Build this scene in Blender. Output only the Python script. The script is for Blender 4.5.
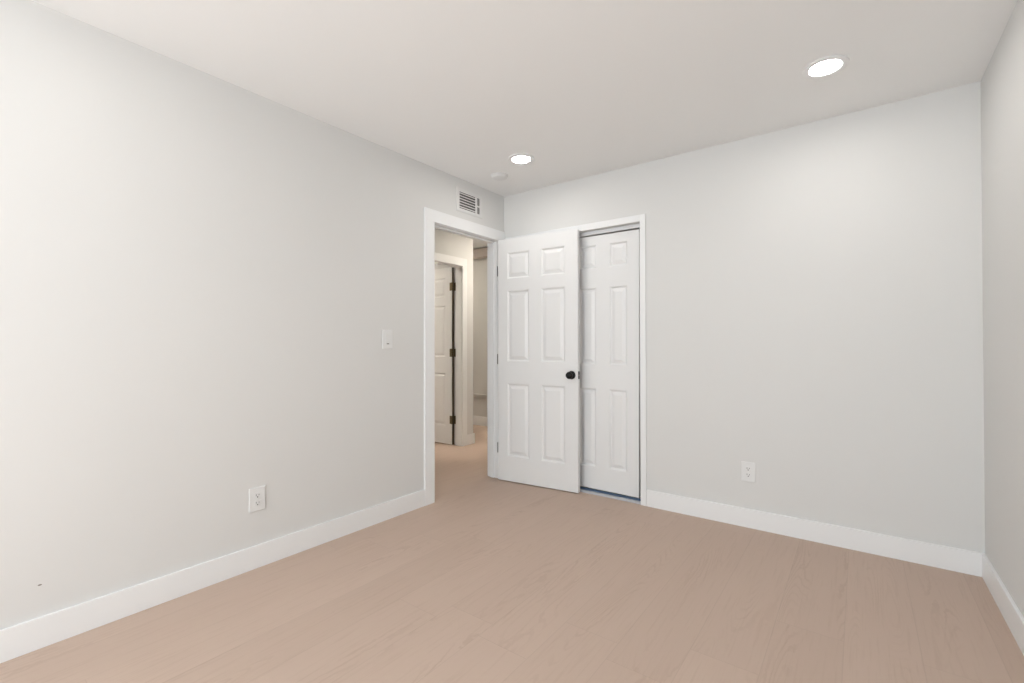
import bpy, bmesh, math, random
from mathutils import Matrix, Vector

for o in list(bpy.data.objects):
    bpy.data.objects.remove(o)
S = bpy.context.scene
COL = S.collection

# ------------------------------------------------------------------ camera
cam_d = bpy.data.cameras.new('camera')
cam = bpy.data.objects.new('camera', cam_d)
COL.objects.link(cam)
YAW, PITCH, ROLL = 0.6414, 0.0082, -0.0016
fw = Vector((-math.sin(YAW) * math.cos(PITCH), math.cos(YAW) * math.cos(PITCH), math.sin(PITCH)))
rt = Vector((math.cos(YAW), math.sin(YAW), 0))
up = rt.cross(fw)
r2 = rt * math.cos(ROLL) + up * math.sin(ROLL)
u2 = -rt * math.sin(ROLL) + up * math.cos(ROLL)
m = Matrix((r2, u2, -fw)).transposed().to_4x4()
m.translation = (2.4898, -3.2213, 1.1385)
cam.matrix_world = m
cam_d.sensor_width = 36.0
cam_d.sensor_fit = 'HORIZONTAL'
cam_d.lens = 465.46 * 36.0 / 1024.0
cam_d.clip_start = 0.05
S.camera = cam

# ------------------------------------------------------------------ world, exposure, daylight
W = bpy.data.worlds.new('daylight_sky')
S.world = W
W.use_nodes = True
bg = W.node_tree.nodes['Background']
bg.inputs[0].default_value = (0.76, 0.88, 1.0, 1)
bg.inputs[1].default_value = 0.72
S.view_settings.view_transform = 'Standard'
S.view_settings.look = 'None'
S.view_settings.exposure = 0.36
S.view_settings.gamma = 1.0
S.view_settings.use_curve_mapping = False


def area(name, loc, rot, sx, sy, power, color):
    d = bpy.data.lights.new(name, 'AREA')
    d.shape = 'RECTANGLE'
    d.size, d.size_y = sx, sy
    d.energy = power
    d.color = color
    o = bpy.data.objects.new(name, d)
    o.location = loc
    o.rotation_euler = rot
    COL.objects.link(o)
    return o


WINDOW_POWER = 59.0
# daylight that enters by the rear window (behind the camera)
REAR = -5.2
WIN = (0.40, 2.60, 0.55, 2.15)          # x0 x1 z0 z1 of the window in the rear wall
area('window_daylight', ((WIN[0] + WIN[1]) / 2, REAR - 0.25, (WIN[2] + WIN[3]) / 2), (math.radians(90), 0, 0),
     2.2, 1.6, WINDOW_POWER, (0.87, 0.945, 1.0))
sd = bpy.data.lights.new('bounce_sun', 'SUN')
sd.energy = 12.0  # sun added so its bounce off the rear floor brightens the ceiling
sd.angle = math.radians(0.6)
sd.color = (0.94, 0.975, 1.0)
bounce_sun = bpy.data.objects.new('bounce_sun', sd)
COL.objects.link(bounce_sun)
bounce_sun.rotation_euler = Vector((0.10, 0.62, -0.78)).to_track_quat('-Z', 'Y').to_euler()
REAR_FILL = 32.0  # strength of the two added lamps out of view
LAMP_STRENGTH = 64.0
HALL_FILL_STRENGTH = 330.0  # added hall and side-room lamps, all out of view
HALL_END_FILL_STRENGTH = 110.0
SIDE_ROOM_FILL_STRENGTH = 470.0

# ------------------------------------------------------------------ materials


def mat(name, col, rough=0.5, metal=0.0, spec=0.5, bump=0.0, bscale=200.0):
    M = bpy.data.materials.new(name)
    M.use_nodes = True
    nt = M.node_tree
    b = nt.nodes['Principled BSDF']
    b.inputs['Base Color'].default_value = (*col, 1)
    b.inputs['Roughness'].default_value = rough
    b.inputs['Metallic'].default_value = metal
    b.inputs['Specular IOR Level'].default_value = spec
    tc = nt.nodes.new('ShaderNodeTexCoord')
    n = nt.nodes.new('ShaderNodeTexNoise')
    n.inputs['Scale'].default_value = bscale
    n.inputs['Detail'].default_value = 3
    nt.links.new(tc.outputs['Object'], n.inputs['Vector'])
    # very slight tone variation of the coat itself
    mx = nt.nodes.new('ShaderNodeMix')
    mx.data_type = 'RGBA'
    mx.inputs[6].default_value = (*[c * 0.996 for c in col], 1)
    mx.inputs[7].default_value = (*[min(1, c * 1.004) for c in col], 1)
    nt.links.new(n.outputs['Fac'], mx.inputs[0])
    nt.links.new(mx.outputs[2], b.inputs['Base Color'])
    if bump > 0:
        bp = nt.nodes.new('ShaderNodeBump')
        bp.inputs['Strength'].default_value = bump
        bp.inputs['Distance'].default_value = 0.001
        nt.links.new(n.outputs['Fac'], bp.inputs['Height'])
        nt.links.new(bp.outputs['Normal'], b.inputs['Normal'])
    return M


def emat(name, col, strength):
    M = bpy.data.materials.new(name)
    M.use_nodes = True
    nt = M.node_tree
    b = nt.nodes['Principled BSDF']
    b.inputs['Base Color'].default_value = (0.9, 0.9, 0.88, 1)
    b.inputs['Emission Color'].default_value = (*col, 1)
    b.inputs['Emission Strength'].default_value = strength
    return M


M_wall = mat('wall_paint', (0.760, 0.755, 0.738), 0.75, spec=0.25, bump=0.10, bscale=260)
M_ceil = mat('ceiling_paint', (0.915, 0.916, 0.908), 0.85, spec=0.2, bump=0.10, bscale=220)
M_trim = mat('trim_gloss_paint', (0.900, 0.902, 0.900), 0.35, spec=0.45, bscale=30)
M_door = mat('door_satin_paint', (0.860, 0.858, 0.850), 0.38, spec=0.45, bscale=30)
M_black = mat('matte_black_metal', (0.004, 0.004, 0.004), 0.38, 0.0, spec=0.25)
M_brass = mat('latch_brass', (0.45, 0.42, 0.36), 0.35, 0.8)
M_nickel = mat('satin_nickel', (0.30, 0.29, 0.28), 0.4, 0.9)
M_bronze = mat('antique_bronze', (0.20, 0.155, 0.09), 0.45, 0.7)
M_gap_shade = mat('brown_gap_shade', (0.085, 0.062, 0.035), 0.8)  # dark brown that imitates the shadow gap beside the hall door
M_plast = mat('white_plastic', (0.82, 0.82, 0.81), 0.35)
M_slot = mat('dark_slot', (0.03, 0.03, 0.03), 0.7)
M_vent = mat('vent_enamel', (0.775, 0.77, 0.755), 0.45)
M_duct_shade = mat('duct_shade', (0.11, 0.105, 0.10), 0.8)  # dark colour standing in for the shaded duct
M_alu = mat('aluminium_track', (0.62, 0.64, 0.68), 0.4, 0.3)
M_gap_blue = mat('blue_grey_gap', (0.10, 0.15, 0.23), 0.5)  # tint for the dark bluish gap under the closet door
M_band = mat('soffit_paint', (0.64, 0.565, 0.515), 0.8)  # even tan tone of the whole band
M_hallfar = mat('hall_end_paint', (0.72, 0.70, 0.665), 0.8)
M_lamp = emat('lamp_diffuser', (1.0, 0.965, 0.92), LAMP_STRENGTH)
M_rfill = emat('rear_fill_diffuser', (1.0, 0.965, 0.92), REAR_FILL)
HC = (1.0, 0.92, 0.80)
M_hfill = emat('hall_fill_diffuser', HC, HALL_FILL_STRENGTH)
M_hefill = emat('hall_end_fill_diffuser', HC, HALL_END_FILL_STRENGTH)
M_srfill = emat('side_room_fill_diffuser', HC, SIDE_ROOM_FILL_STRENGTH)
M_scuff = mat('wall_scuff', (0.25, 0.22, 0.19), 0.9)


def floor_material():
    M = bpy.data.materials.new('oak_plank_floor')
    M.use_nodes = True
    nt = M.node_tree
    N = nt.nodes
    L = nt.links
    b = N['Principled BSDF']

    def math_(op, a, c=None, d=None):
        n = N.new('ShaderNodeMath')
        n.operation = op
        for i, v in enumerate((a, c, d)):
            if v is None:
                continue
            if isinstance(v, (int, float)):
                n.inputs[i].default_value = v
            else:
                L.new(v, n.inputs[i])
        return n.outputs[0]

    def comb(x, y, z):
        n = N.new('ShaderNodeCombineXYZ')
        for i, v in enumerate((x, y, z)):
            if isinstance(v, (int, float)):
                n.inputs[i].default_value = v
            else:
                L.new(v, n.inputs[i])
        return n.outputs[0]

    def noise(vec, scale, detail=3, rough=0.5, dist=0.0):
        n = N.new('ShaderNodeTexNoise')
        n.inputs['Scale'].default_value = scale
        n.inputs['Detail'].default_value = detail
        n.inputs['Roughness'].default_value = rough
        n.inputs['Distortion'].default_value = dist
        L.new(vec, n.inputs['Vector'])
        return n.outputs['Fac']

    def ramp(f, lo, hi):
        n = N.new('ShaderNodeMapRange')
        n.interpolation_type = 'SMOOTHSTEP'
        n.inputs[1].default_value = lo
        n.inputs[2].default_value = hi
        L.new(f, n.inputs[0])
        return n.outputs[0]

    tc = N.new('ShaderNodeTexCoord')
    sx = N.new('ShaderNodeSeparateXYZ')
    L.new(tc.outputs['Object'], sx.inputs[0])
    X, Y = sx.outputs[0], sx.outputs[1]
    PW, PL = 0.23, 1.52
    u = math_('DIVIDE', math_('SUBTRACT', X, 0.135), PW)
    iu = math_('FLOOR', u)
    fu = math_('SUBTRACT', u, iu)
    wn = N.new('ShaderNodeTexWhiteNoise')
    wn.noise_dimensions = '1D'
    L.new(math_('ADD', iu, 31.7), wn.inputs['W'])
    v = math_('ADD', math_('DIVIDE', Y, PL), math_('MULTIPLY', wn.outputs['Value'], 7.0))
    iv = math_('FLOOR', v)
    fv = math_('SUBTRACT', v, iv)
    wn2 = N.new('ShaderNodeTexWhiteNoise')
    wn2.noise_dimensions = '2D'
    L.new(comb(iu, iv, 0), wn2.inputs['Vector'])
    rnd = wn2.outputs['Value']
    off = math_('MULTIPLY', rnd, 40.0)
    # broad cathedral grain: contour lines of a stretched noise field
    g = noise(comb(math_('MULTIPLY', X, 6.0), math_('MULTIPLY', math_('ADD', Y, off), 0.62), off), 1.0, 1.5, 0.45)
    wig = noise(comb(math_('MULTIPLY', X, 60.0), math_('MULTIPLY', Y, 30.0), off), 1.0, 3)
    gg = math_('ADD', math_('MULTIPLY', g, 34.0), math_('MULTIPLY', wig, 0.75))
    ringv = math_('SINE', math_('MULTIPLY', gg, 6.2832))
    ring = ramp(ringv, 0.25, 1.0)
    # only parts of each board show strong figure
    mask = ramp(noise(comb(math_('MULTIPLY', X, 9.0), math_('MULTIPLY', math_('ADD', Y, off), 0.9), off), 1.0, 2), 0.46, 0.70)
    # fine straight pores
    pore = ramp(noise(comb(math_('MULTIPLY', X, 90.0), math_('MULTIPLY', Y, 4.0), off), 1.0, 3, 0.6), 0.50, 0.75)
    cloud = noise(comb(math_('MULTIPLY', X, 6.0), math_('MULTIPLY', math_('ADD', Y, off), 1.3), off), 1.0, 3)

    base = N.new('ShaderNodeMix')
    base.data_type = 'RGBA'
    base.inputs[6].default_value = (0.540, 0.408, 0.327, 1)
    base.inputs[7].default_value = (0.605, 0.464, 0.378, 1)
    L.new(math_('ADD', math_('MULTIPLY', rnd, 0.35), math_('MULTIPLY', cloud, 0.65)), base.inputs[0])

    def darken(src, fac, col):
        n = N.new('ShaderNodeMix')
        n.data_type = 'RGBA'
        L.new(fac, n.inputs[0])
        L.new(src, n.inputs[6])
        n.inputs[7].default_value = (*col, 1)
        return n.outputs[2]

    c = darken(base.outputs[2], math_('MULTIPLY', math_('MULTIPLY', ring, mask), 0.34), (0.43, 0.305, 0.23))
    c = darken(c, math_('MULTIPLY', pore, 0.24), (0.43, 0.30, 0.22))
    # joints between the boards
    eu = math_('MINIMUM', fu, math_('SUBTRACT', 1.0, fu))
    ev = math_('MINIMUM', fv, math_('SUBTRACT', 1.0, fv))
    ju = math_('SUBTRACT', 1.0, ramp(math_('MULTIPLY', eu, PW), 0.0006, 0.0022))
    jv = math_('SUBTRACT', 1.0, ramp(math_('MULTIPLY', ev, PL), 0.0006, 0.0022))
    j = math_('MAXIMUM', ju, jv)
    c = darken(c, math_('MULTIPLY', j, 0.13), (0.20, 0.13, 0.09))
    L.new(c, b.inputs['Base Color'])
    b.inputs['Roughness'].default_value = 0.55
    b.inputs['Specular IOR Level'].default_value = 0.35
    bp = N.new('ShaderNodeBump')
    bp.inputs['Strength'].default_value = 0.25
    bp.inputs['Distance'].default_value = 0.001
    hgt = math_('SUBTRACT', math_('MULTIPLY', pore, -0.3), j)
    L.new(hgt, bp.inputs['Height'])
    L.new(bp.outputs['Normal'], b.inputs['Normal'])
    return M


M_floor = floor_material()

# ------------------------------------------------------------------ mesh helpers


def box(bm, x0, x1, y0, y1, z0, z1, bev=0.0, seg=2):
    vs = [bm.verts.new((x, y, z)) for x in (x0, x1) for y in (y0, y1) for z in (z0, z1)]
    q = [(0, 1, 3, 2), (4, 6, 7, 5), (0, 4, 5, 1), (2, 3, 7, 6), (0, 2, 6, 4), (1, 5, 7, 3)]
    fs = [bm.faces.new([vs[i] for i in f]) for f in q]
    if bev > 0:
        es = list({e for f in fs for e in f.edges})
        bmesh.ops.bevel(bm, geom=es, offset=bev, segments=seg, affect='EDGES', profile=0.5)
    return fs


def lathe(bm, prof, n=40, M=None, close=True):
    """prof: list of (r, h); revolve about local z, transformed by M"""
    M = M or Matrix.Identity(4)
    rings = []
    for r, h in prof:
        if r < 1e-6:
            rings.append([bm.verts.new(M @ Vector((0, 0, h)))])
        else:
            rings.append([bm.verts.new(M @ Vector((r * math.cos(2 * math.pi * i / n), r * math.sin(2 * math.pi * i / n), h)))
                          for i in range(n)])
    for a, b in zip(rings[:-1], rings[1:]):
        for i in range(n):
            k = (i + 1) % n
            if len(a) == 1 and len(b) == 1:
                continue
            if len(a) == 1:
                bm.faces.new((a[0], b[k], b[i]))
            elif len(b) == 1:
                bm.faces.new((a[i], a[k], b[0]))
            else:
                bm.faces.new((a[i], a[k], b[k], b[i]))


def obj(name, bm, material, parent=None, smooth=False, loc=None):
    bmesh.ops.recalc_face_normals(bm, faces=bm.faces[:])
    me = bpy.data.meshes.new(name)
    bm.to_mesh(me)
    bm.free()
    me.materials.append(material)
    if smooth:
        for p in me.polygons:
            p.use_smooth = True
        try:
            me.set_sharp_from_angle(angle=math.radians(40))
        except Exception:
            pass
    o = bpy.data.objects.new(name, me)
    COL.objects.link(o)
    if parent:
        o.parent = parent
    if loc:
        o.location = loc
    return o


def struct(name, bm, material, label=None, cat=None):
    o = obj(name, bm, material)
    o['kind'] = 'structure'
    if label:
        o['label'] = label
        o['category'] = cat
    return o


def thing(name, label, cat, loc, rot=(0, 0, 0), group=None):
    o = bpy.data.objects.new(name, None)
    o.empty_display_size = 0.05
    COL.objects.link(o)
    o.location = loc
    o.rotation_euler = rot
    o['label'] = label
    o['category'] = cat
    if group:
        o['group'] = group
    return o


def BM():
    return bmesh.new()


# ------------------------------------------------------------------ room shell
RW = 2.977          # room width (X), the back wall is Y = 0
H = 2.44
HH = 2.51           # hall ceiling
WT = 0.108          # wall thickness
JY0, JY1, JZ = -0.842, -0.092, 2.032          # clear doorway in the left wall
HX = -1.115         # face of the hall's opposite wall
HJ = 0.650          # right jamb of the doorway across the hall
HEND = 0.850        # where the opposite hall wall ends
FAR = 1.826         # end wall of the hall
CX0, CX1, CZ = 0.05, 1.234, 2.024             # closet opening in back wall

bm = BM()
box(bm, -3.2, RW + 0.12, REAR - 0.12, FAR + 0.12, -0.06, 0.0)
struct('floor', bm, M_floor, 'pale brown oak plank floor running from the bedroom into the hall', 'floor')

bm = BM()
box(bm, 0, RW, REAR, 0, H, H + 0.05)
struct('ceiling', bm, M_ceil, 'smooth white bedroom ceiling with recessed lights', 'ceiling')
bm = BM()
box(bm, -3.2, -WT, REAR, FAR, HH, HH + 0.05)
struct('ceiling_hall', bm, M_ceil, 'hall ceiling seen through the open doorway', 'ceiling')

bm = BM()
T = 0.018
box(bm, -WT, 0, REAR - 0.12, JY0 - T, 0, HH + 0.05)
box(bm, -WT, 0, JY1 + T, FAR, 0, HH + 0.05)
box(bm, -WT, 0, JY0 - T, JY1 + T, JZ + T, HH + 0.05)
struct('wall_left', bm, M_wall, 'long off-white wall on the left with the open doorway', 'wall')

bm = BM()
box(bm, 0, CX0, 0, WT, 0, HH)
box(bm, CX1, RW + 0.12, 0, WT, 0, HH)
box(bm, CX0, CX1, 0, WT, CZ, HH)
struct('wall_back', bm, M_wall, 'off-white back wall with the closet opening', 'wall')

bm = BM()
box(bm, RW, RW + 0.12, REAR - 0.12, 0, 0, HH)
struct('wall_right', bm, M_wall, 'off-white wall at the right edge of the photo', 'wall')

bm = BM()
box(bm, 0, WIN[0], REAR - 0.12, REAR, 0, HH)
box(bm, WIN[1], RW, REAR - 0.12, REAR, 0, HH)
box(bm, WIN[0], WIN[1], REAR - 0.12, REAR, 0, WIN[2])
box(bm, WIN[0], WIN[1], REAR - 0.12, REAR, WIN[3], HH)
struct('wall_rear', bm, M_wall, 'off-white wall behind the camera with a window', 'wall')

# window frame in the rear wall
bm = BM()
fw_ = 0.05
x0, x1, z0, z1 = WIN
for a in ((x0, x1, z0, z0 + fw_), (x0, x1, z1 - fw_, z1), (x0, x0 + fw_, z0 + fw_, z1 - fw_), (x1 - fw_, x1, z0 + fw_, z1 - fw_),
          ((x0 + x1) / 2 - 0.025, (x0 + x1) / 2 + 0.025, z0 + fw_, z1 - fw_)):
    box(bm, a[0], a[1], REAR - 0.09, REAR - 0.04, a[2], a[3])
struct('window_1', bm, M_trim, 'white framed sliding window behind the camera', 'window')

# closet interior
bm = BM()
box(bm, -0.0, CX1 + 0.1, 0.72, 0.80, 0, HH)
box(bm, 0.0, 0.03, WT, 0.72, 0, HH)
box(bm, CX1 + 0.07, CX1 + 0.10, WT, 0.72, 0, HH)
box(bm, 0.03, CX1 + 0.07, WT, 0.72, HH - 0.05, HH)
struct('wall_closet', bm, M_wall, 'inner walls of the closet behind the sliding doors', 'wall')

# hall: opposite wall with its own doorway, end wall, outer walls
HJ0 = HJ - 0.76
bm = BM()
box(bm, HX - 0.11, HX, REAR - 0.12, HJ0 - T, 0, HH)
box(bm, HX - 0.11, HX, HJ + T, HEND, 0, HH)
box(bm, HX - 0.11, HX, HJ0 - T, HJ + T, JZ + T, HH)
box(bm, -3.2, HX - 0.11, HEND - 0.11, HEND, 0, HH)
struct('wall_hall', bm, M_wall, 'off-white hall wall across from the doorway with another door', 'wall')
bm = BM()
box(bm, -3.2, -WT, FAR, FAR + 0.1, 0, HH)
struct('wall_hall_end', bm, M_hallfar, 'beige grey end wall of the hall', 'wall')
bm = BM()
box(bm, -3.3, -3.2, REAR - 0.12, FAR + 0.1, 0, HH)
box(bm, -3.2, -WT, REAR - 0.22, REAR - 0.12, 0, HH)
struct('wall_hall_outer', bm, M_wall, 'outer walls of the hall and the room across it', 'wall')


def hall_band():
    bm = BM()
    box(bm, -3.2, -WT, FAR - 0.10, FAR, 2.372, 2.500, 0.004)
    struct('trim_1', bm, M_band, 'tan soffit band at the top of the hall end wall', 'trim')
    bm = BM()
    box(bm, -3.2, -WT, FAR - 0.022, FAR, 0.390, 0.440, 0.004)
    box(bm, -3.2, -WT, FAR - 0.035, FAR, 0.430, 0.446, 0.003)
    struct('trim_2', bm, M_hallfar, 'low horizontal rail on the hall end wall', 'trim')


hall_band()

# ------------------------------------------------------------------ baseboards
BH, BT = 0.116, 0.014


def bb(name, label, *bx):
    bm = BM()
    for a in bx:
        box(bm, *a, 0.0012, 1)
    struct(name, bm, M_trim, label, 'baseboard')


CW = 0.092      # casing width
bb('baseboard_left', 'white baseboard along the left wall', (0, BT, REAR, JY0 - 0.006 - CW, 0, BH))
bb('baseboard_back', 'white baseboard along the back wall right of the closet', (CX1 + 0.043, RW, -BT, 0, 0, BH))
bb('baseboard_right', 'white baseboard along the right wall', (RW - BT, RW, REAR, -BT, 0, BH))
bb('baseboard_hall', 'white baseboard wrapping the end of the hall wall',
   (HX, HX + BT, HJ + 0.074, HEND + BT, 0, BH), (HX - 0.6, HX, HEND, HEND + BT, 0, BH))
bb('baseboard_hall_end', 'white baseboard along the hall end wall', (-3.2, -WT, FAR - BT, FAR, 0, 0.128))

# ------------------------------------------------------------------ doorway: jamb and casing
bm = BM()
box(bm, -WT, 0, JY0 - T, JY0, 0, JZ + T)
box(bm, -WT, 0, JY1, JY1 + T, 0, JZ + T)
box(bm, -WT, 0, JY0, JY1, JZ, JZ + T)
box(bm, -0.075, -0.040, JY0, JY0 + 0.011, 0, JZ)
box(bm, -0.075, -0.040, JY1 - 0.011, JY1, 0, JZ)
box(bm, -0.075, -0.040, JY0 + 0.011, JY1 - 0.011, JZ - 0.011, JZ)
struct('trim_3', bm, M_trim, 'white door jamb lining the open bedroom doorway', 'door jamb')
CT = 0.017
bm = BM()
box(bm, 0, CT, JY0 - 0.006 - CW, JY0 - 0.006, 0, JZ + 0.004, 0.0015)
box(bm, 0, CT, JY1 + 0.006, JY1 + 0.006 + CW - 0.016, 0, JZ + 0.004, 0.0015)
box(bm, 0, CT, JY0 - 0.006 - CW, JY1 + 0.006 + CW - 0.016, JZ + 0.004, JZ + 0.093, 0.0015)
struct('trim_4', bm, M_trim, 'flat white casing around the open bedroom doorway', 'door casing')
bm = BM()
box(bm, -WT - CT, -WT, JY0 - 0.006 - 0.07, JY0 - 0.006, 0, JZ + 0.004, 0.0015)
box(bm, -WT - CT, -WT, JY1 + 0.010, JY1 + 0.080, 0, JZ + 0.004, 0.0015)
box(bm, -WT - CT, -WT, JY0 - 0.076, JY1 + 0.080, JZ + 0.004, JZ + 0.074, 0.0015)
struct('trim_5', bm, M_trim, 'hall side casing of the open bedroom doorway', 'door casing')

# closet casing and linings
bm = BM()
CC = 0.041
box(bm, CX1, CX1 + CC, -0.013, 0, 0, CZ + 0.048, 0.0015)
box(bm, CX0 - 0.03, CX0, -0.013, 0, 0, CZ + 0.048, 0.0015)
box(bm, CX0, CX1, -0.013, 0, CZ, CZ + 0.048, 0.0015)
struct('trim_6', bm, M_trim, 'slim white casing around the closet opening', 'closet casing')

# hall doorway jamb and casing
bm = BM()
hx0, hx1 = HX - 0.11, HX
box(bm, hx0, hx1, HJ, HJ + T, 0, JZ + T)
box(bm, hx0, hx1, HJ0 - T, HJ0, 0, JZ + T)
box(bm, hx0, hx1, HJ0, HJ, JZ, JZ + T)
box(bm, hx0 + 0.045, hx0 + 0.080, HJ0 + 0.011, HJ, JZ - 0.011, JZ)
struct('trim_7', bm, M_trim, 'white jamb of the doorway across the hall', 'door jamb')
bm = BM()
hc = 0.078
box(bm, HX, HX + CT, HJ + 0.004, HJ + hc, 0, JZ + 0.004, 0.0015)
box(bm, HX, HX + CT, HJ0 - hc, HJ0 - 0.004, 0, JZ + 0.004, 0.0015)
box(bm, HX, HX + CT, HJ0 - hc, HJ + hc, JZ + 0.004, JZ + 0.090, 0.0015)
struct('trim_8', bm, M_trim, 'flat white casing around the doorway across the hall', 'door casing')

# ------------------------------------------------------------------ six panel doors


def panel_door(bm, w, h, t, cols, rows):
    """slab in local coords: x 0..w, y 0 (front) .. t (back), z 0..h, moulded panels on both faces"""
    xs = sorted({0.0, w} | {c for p in cols for c in p})
    zs = sorted({0.0, h} | {c for p in rows for c in p})

    def is_panel(a, b, c, d):
        return any(abs(p[0] - a) < 1e-6 and abs(p[1] - b) < 1e-6 for p in cols) and \
            any(abs(p[0] - c) < 1e-6 and abs(p[1] - d) < 1e-6 for p in rows)
    rings = [(0.0, 0.0), (0.004, 0.0015), (0.012, 0.0110), (0.016, 0.0120), (0.020, 0.0112), (0.042, 0.0025), (0.046, 0.0020)]
    for side in (0, 1):
        def P(x, z, dep):
            return (x, dep if side == 0 else t - dep, z)
        for a, b in zip(xs[:-1], xs[1:]):
            for c, d in zip(zs[:-1], zs[1:]):
                if not is_panel(a, b, c, d):
                    bm.faces.new([bm.verts.new(P(*q, 0)) for q in ((a, c), (b, c), (b, d), (a, d))])
                    continue
                prev = None
                for off, dep in rings:
                    ring = [bm.verts.new(P(x, z, dep)) for x, z in
                            ((a + off, c + off), (b - off, c + off), (b - off, d - off), (a + off, d - off))]
                    if prev:
                        for i in range(4):
                            bm.faces.new((prev[i], prev[(i + 1) % 4], ring[(i + 1) % 4], ring[i]))
                    prev = ring
                bm.faces.new(prev)
    # edges
    for a, b in zip(zs[:-1], zs[1:]):
        for x in (0, w):
            bm.faces.new([bm.verts.new(q) for q in ((x, 0, a), (x, t, a), (x, t, b), (x, 0, b))])
    for a, b in zip(xs[:-1], xs[1:]):
        for z in (0, h):
            bm.faces.new([bm.verts.new(q) for q in ((a, 0, z), (b, 0, z), (b, t, z), (a, t, z))])
    bmesh.ops.remove_doubles(bm, verts=bm.verts[:], dist=1e-5)


def knob_mesh(sgn):
    """rosette and ball knob, axis along local -y (sgn=-1) or +y"""
    M = Matrix.Rotation(math.radians(90 if sgn < 0 else -90), 4, 'X')
    b1 = BM()
    lathe(b1, [(0, 0), (0.0325, 0), (0.0325, 0.004), (0.030, 0.008), (0.016, 0.011), (0.012, 0.013), (0, 0.013)], 36, M)
    b2 = BM()
    lathe(b2, [(0, 0.010), (0.0115, 0.010), (0.0115, 0.024), (0.015, 0.029), (0.021, 0.033), (0.0262, 0.040), (0.0280, 0.047),
               (0.0262, 0.054), (0.020, 0.060), (0.011, 0.0635), (0, 0.0645)], 36, M)
    return b1, b2


ROWS = [(0.205, 0.812), (0.996, 1.588), (1.687, 1.907)]
DT = 0.035

# door_1: the open bedroom door
A = Vector((0.036, -0.132, 0.008))
Bp = Vector((0.760, -0.062, 0.008))
ang = math.atan2(Bp.y - A.y, Bp.x - A.x)
DW = (Bp - A).length
bm = BM()
panel_door(bm, DW, 2.022, DT, [(0.090, 0.301), (0.409, 0.620)], ROWS)
d1 = struct('door_1', bm, M_door, 'white six-panel bedroom door standing open with a round black knob', 'door')
d1.location = A
d1.rotation_euler = (0, 0, ang)
for sgn in (-1, 1):
    r, k = knob_mesh(sgn)
    y = 0 if sgn < 0 else DT
    ro = obj('doorknob', k, M_black, d1, True, (DW - 0.052, y, 0.900))
    obj('rosette', r, M_black, ro, True)
bm = BM()
box(bm, DW - 0.0005, DW + 0.0015, 0.005, 0.030, 0.871, 0.929, 0.0005)
lp = obj('latch_plate', bm, M_black, d1)
bm = BM()
box(bm, DW + 0.0010, DW + 0.0045, 0.011, 0.024, 0.8945, 0.9055, 0.001)
obj('latch_bolt', bm, M_brass, lp)


def hinge(parent, z, px, py, material, leaf_a, leaf_b, hh=0.086):
    """knuckle at px,py (parent's coords), leaves as boxes"""
    bm = BM()
    for i in range(5):
        a = z - hh / 2 + i * hh / 5 + 0.0004
        M = Matrix.Translation((px, py, a))
        lathe(bm, [(0, 0), (0.0062, 0), (0.0062, hh / 5 - 0.0008), (0, hh / 5 - 0.0008)], 16, M)
    for lf in (leaf_a, leaf_b):
        box(bm, *lf, z - hh / 2, z + hh / 2, 0.0006, 1)
    return obj('hinge', bm, material, parent, True)


for z in (1.760, 1.014, 0.265):
    hinge(d1, z, -0.0135, 0.030, M_nickel, (-0.0020, 0.0, 0.004, 0.033), (-0.0125, -0.0105, 0.004, 0.030))

# door_2: sliding closet door in sight
CDW = 0.600
CROWS = [(0.170, 0.775), (0.957, 1.554), (1.704, 1.884)]
CCOLS = [(0.078, 0.225), (0.341, 0.486)]
bm = BM()
panel_door(bm, 0.568, 1.955, 0.034, [(0.081, 0.225), (0.333, 0.477)], CROWS)
d2 = struct('door_2', bm, M_door, 'white six-panel sliding closet door beside the open bedroom door', 'door')
d2.location = (0.631, 0.046, 0.031)
d2.rotation_euler = (0, math.radians(0.28), 0)
bm = BM()
panel_door(bm, 0.600, 1.945, 0.034, [(0.085, 0.247), (0.353, 0.515)], CROWS)
d4 = struct('door_4', bm, M_door, 'second sliding closet door hidden behind the open bedroom door', 'door')
d4.location = (CX0 + 0.006, 0.088, 0.042)

# closet track above and floor track with an added gap strip below
bm = BM()
box(bm, CX0, CX1, 0.046, 0.054, 1.999, CZ, 0.0008)
box(bm, CX0, CX1, 0.030, 0.054, 1.993, 2.003, 0.0015)
box(bm, CX0, CX1, 0.054, 0.10, CZ - 0.006, CZ)
struct('trim_9', bm, M_trim, 'white overhead track of the sliding closet doors', 'door track')
bm = BM()
box(bm, CX0, CX1, -0.004, 0.004, 0, 0.017, 0.0015)
box(bm, CX0, CX1, 0.004, WT, 0, 0.006)
o = struct('trim_10', bm, M_alu, 'pale metal floor track under the sliding closet door', 'door track')
bm = BM()
box(bm, CX0 + 0.002, CX1 - 0.002, 0.052, 0.060, 0.006, 0.020)  # added strip, coloured like the dark gap under the door
obj('floor_gap_tint', bm, M_gap_blue, o)

# door_3: door in the room across the hall, folded open against its jamb side
bm = BM()
panel_door(bm, 0.745, 2.022, DT, [(0.090, 0.310), (0.425, 0.645)], ROWS)
d3 = struct('door_3', bm, M_door, 'white six-panel door with bronze hinges standing open across the hall', 'door')
D3X = HX - 0.11 - 0.012
d3.location = (D3X - 0.745, HJ - 0.032, 0.010)
for z in (1.800, 1.045, 0.280):
    hinge(d3, z, 0.745 + 0.007, -0.004, M_bronze, (0.716, 0.745, -0.0022, -0.0002), (0.757, 0.782, 0.0275, 0.0300), 0.092)
bm = BM()
box(bm, 0.745, 0.757, 0.010, 0.024, 0.0, 2.018)  # dark strip in place of the shadow gap between door and jamb
obj('hinge_gap_shade', bm, M_gap_shade, d3)

# ------------------------------------------------------------------ recessed lights


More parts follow.
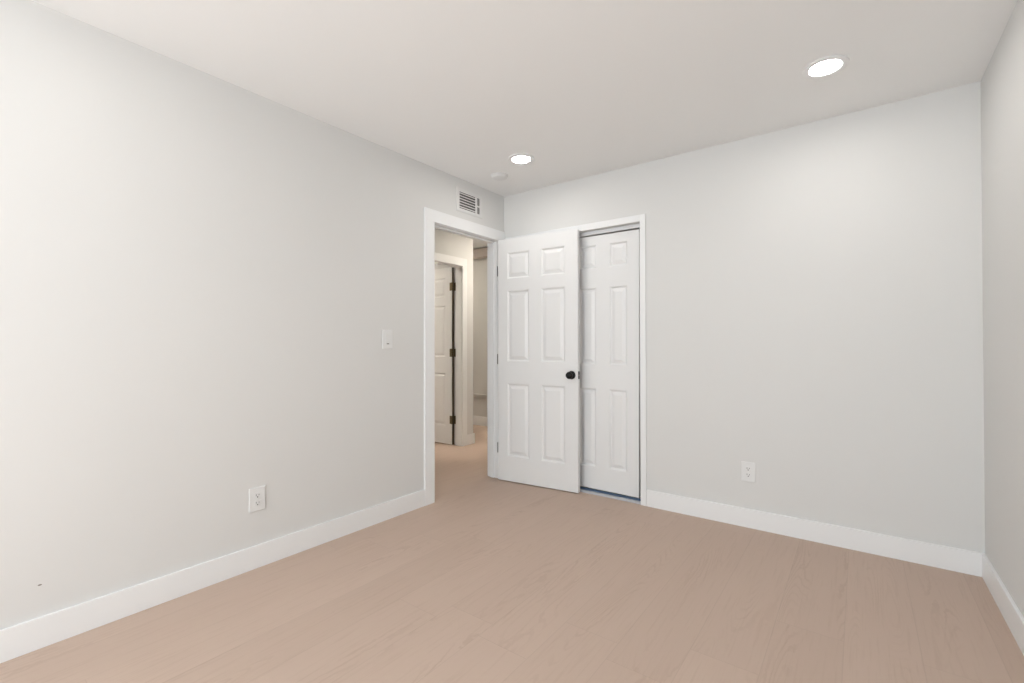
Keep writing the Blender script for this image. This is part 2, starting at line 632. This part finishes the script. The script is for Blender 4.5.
def downlight(x, y, z, label, lampmat, r=0.062, group=None):
    t = thing('recessed_ceiling_light', label, 'ceiling light', (x, y, z), (math.pi, 0, 0), group)
    bm = BM()
    lathe(bm, [(r, 0.0015), (r + 0.001, 0.0030), (r + 0.004, 0.0065), (r + 0.010, 0.0070), (r + 0.030, 0.0045), (r + 0.030, 0.0012),
               (r + 0.030, -0.001), (r, -0.001), (r, 0.0015)], 64)
    obj('trim_ring', bm, M_trim, t, True)
    bm = BM()
    lathe(bm, [(0, 0.0030), (r * 0.6, 0.0028), (r - 0.0005, 0.0016), (r - 0.0005, 0.0), (0, 0.0)], 64)
    obj('diffuser', bm, lampmat, t, True)
    return t


G = 'recessed ceiling lights of the bedroom'
downlight(2.369, -0.605, H, 'lit round recessed ceiling light near the right wall, larger in view', M_lamp, group=G)
downlight(0.604, -0.585, H, 'lit round recessed ceiling light nearest the smoke detector', M_lamp, group=G)
downlight(2.369, -2.9, H, 'added unseen recessed ceiling light above and behind the camera on the right', M_rfill, group=G)  # this lamp and the next are unseen, added to fill the room
downlight(0.604, -2.9, H, 'added unseen recessed ceiling light near the left wall beyond the photo', M_rfill, group=G)
downlight(-2.35, 1.28, HH, 'added unseen recessed ceiling light in the hall near its end wall', M_hefill)  # out of view, added to brighten the hall end wall
downlight(-0.42, 1.12, HH, 'added unseen recessed ceiling light in the hall behind the back corner', M_hfill)  # out of view, added to brighten the hall wall and casing
downlight(-1.95, -0.55, HH, 'added unseen recessed ceiling light in the room across the hall', M_srfill)  # out of view, added to brighten the door across the hall

# ------------------------------------------------------------------ smoke detector
t = thing('smoke_detector', 'white round smoke detector on the ceiling above the door corner', 'smoke detector', (0.285, -0.425, H), (math.pi, 0, 0))
bm = BM()
lathe(bm, [(0, 0), (0.066, 0), (0.066, 0.005), (0.064, 0.006), (0, 0.006)], 48)
obj('base', bm, M_plast, t, True)
bm = BM()
lathe(bm, [(0.060, 0.006), (0.062, 0.0075), (0.061, 0.014), (0.056, 0.019), (0.044, 0.022), (0.020, 0.0232), (0, 0.0235)], 48)
obj('cover', bm, M_plast, t, True)

# ------------------------------------------------------------------ wall register
t = thing('air_vent', 'white louvred air vent high on the left wall above the doorway', 'air vent', (0, -0.4525, 2.2745))
y0, y1, z0, z1 = -0.6015, -0.3025, 2.183, 2.366
cy, cz = -0.4525, 2.2745
ya, yb, yc, yd = -0.573 - cy, -0.384 - cy, -0.364 - cy, -0.333 - cy
za, zb = 2.209 - cz, 2.338 - cz
bm = BM()
Y0, Y1, Z0, Z1 = y0 - cy, y1 - cy, z0 - cz, z1 - cz
FD = 0.006
box(bm, 0, FD, Y0, Y1, Z0, za, 0.0012)
box(bm, 0, FD, Y0, Y1, zb, Z1, 0.0012)
box(bm, 0, FD, Y0, ya, za, zb)
box(bm, 0, FD, yd, Y1, za, zb)
box(bm, 0, FD, yb, yc, za, zb)
box(bm, 0, FD, yc, yd, -0.010, 0.001)
obj('frame', bm, M_vent, t)
bm = BM()
box(bm, 0.0004, 0.0012, ya, yd, za, zb)  # flat dark sheet imitates the shade of the duct hole
obj('shade_backing', bm, M_duct_shade, t)
bm = BM()
n = 6
for i in range(n):
    zc = za + (i + 0.55) * (zb - za) / n
    # tilted blade
    vs = []
    for y in (ya, yb):
        for dx, dz in ((0.0052, -0.0062), (0.0060, -0.0056), (0.0022, 0.0036), (0.0014, 0.0030)):
            vs.append(bm.verts.new((dx, y, zc + dz)))
    for k in range(4):
        bm.faces.new((vs[k], vs[(k + 1) % 4], vs[4 + (k + 1) % 4], vs[4 + k]))
    bm.faces.new(vs[:4])
    bm.faces.new(vs[4:][::-1])
obj('louvres', bm, M_vent, t)
bm = BM()
for a, b_ in ((za + 0.004, -0.012), (0.003, zb - 0.004)):
    box(bm, 0.0020, 0.0035, yc + 0.013, yc + 0.0155, a, b_)
obj('damper_slats', bm, M_vent, t)
for yy in (Y0 + 0.012, Y1 - 0.012):
    bm = BM()
    lathe(bm, [(0, 0.0072), (0.0035, 0.0066), (0.0035, 0.005), (0, 0.005)], 12, Matrix.Translation((0, yy, 0)) @ Matrix.Rotation(math.pi / 2, 4, 'Y'))
    obj('screw', bm, M_vent, t)

# ------------------------------------------------------------------ light switch
t = thing('light_switch', 'white rocker light switch on the left wall beside the doorway', 'light switch', (0, -1.260, 1.180))
bm = BM()
box(bm, 0, 0.0065, -0.041, 0.041, -0.063, 0.063, 0.003, 3)
obj('cover_plate', bm, M_plast, t)
bm = BM()
box(bm, 0.004, 0.0085, -0.0175, 0.0175, -0.034, 0.034, 0.0015)
rk = obj('rocker', bm, M_plast, t)
rk.rotation_euler = (0, math.radians(1.5), 0)
bm = BM()
box(bm, 0.0075, 0.0105, -0.009, 0.009, -0.033, -0.027, 0.001)
obj('locator_slot', bm, mat('locator_grey', (0.16, 0.15, 0.14), 0.6), t)

# ------------------------------------------------------------------ outlets


def outlet(label, loc, rz):
    """built facing local +x"""
    t = thing('power_outlet', label, 'power outlet', loc, (0, 0, rz), 'wall outlets')
    bm = BM()
    box(bm, 0, 0.0065, -0.0405, 0.0405, -0.061, 0.061, 0.0032, 3)
    obj('cover_plate', bm, M_plast, t)
    for s in (1, -1):
        zc = s * 0.0195
        bm = BM()
        box(bm, 0.004, 0.0078, -0.0170, 0.0170, zc - 0.0145, zc + 0.0145, 0.0012)
        rc = obj('receptacle', bm, M_plast, t)
        bm = BM()
        box(bm, 0.0070, 0.0080, -0.0080, -0.0055, zc - 0.001, zc + 0.0075)
        box(bm, 0.0070, 0.0080, 0.0055, 0.0080, zc - 0.0005, zc + 0.0065)
        lathe(bm, [(0, 0), (0.0030, 0), (0.0030, 0.0008), (0, 0.0008)], 14,
              Matrix.Translation((0.0072, 0, zc - 0.0075)) @ Matrix.Rotation(math.pi / 2, 4, 'Y'))
        obj('slots', bm, M_slot, rc)
    bm = BM()
    lathe(bm, [(0, 0.0012), (0.0022, 0.0010), (0.0028, 0), (0, 0)], 14, Matrix.Translation((0.0065, 0, 0)) @ Matrix.Rotation(math.pi / 2, 4, 'Y'))
    obj('screw', bm, M_plast, t)
    return t


outlet('white duplex outlet low on the left wall', (0, -2.083, 0.350), 0)
outlet('white duplex outlet on the back wall right of the closet', (1.928, 0, 0.346), -math.pi / 2)

# small scuff on the left wall
bm = BM()
lathe(bm, [(0, 0), (0.004, 0), (0.0035, 0.0008), (0, 0.0012)], 10,
      Matrix.Translation((0, -2.874, 0.235)) @ Matrix.Rotation(math.pi / 2, 4, 'Y') @ Matrix.Diagonal((0.7, 1.5, 1, 1)))
obj('scuff_mark', bm, M_scuff, bpy.data.objects['wall_left'])
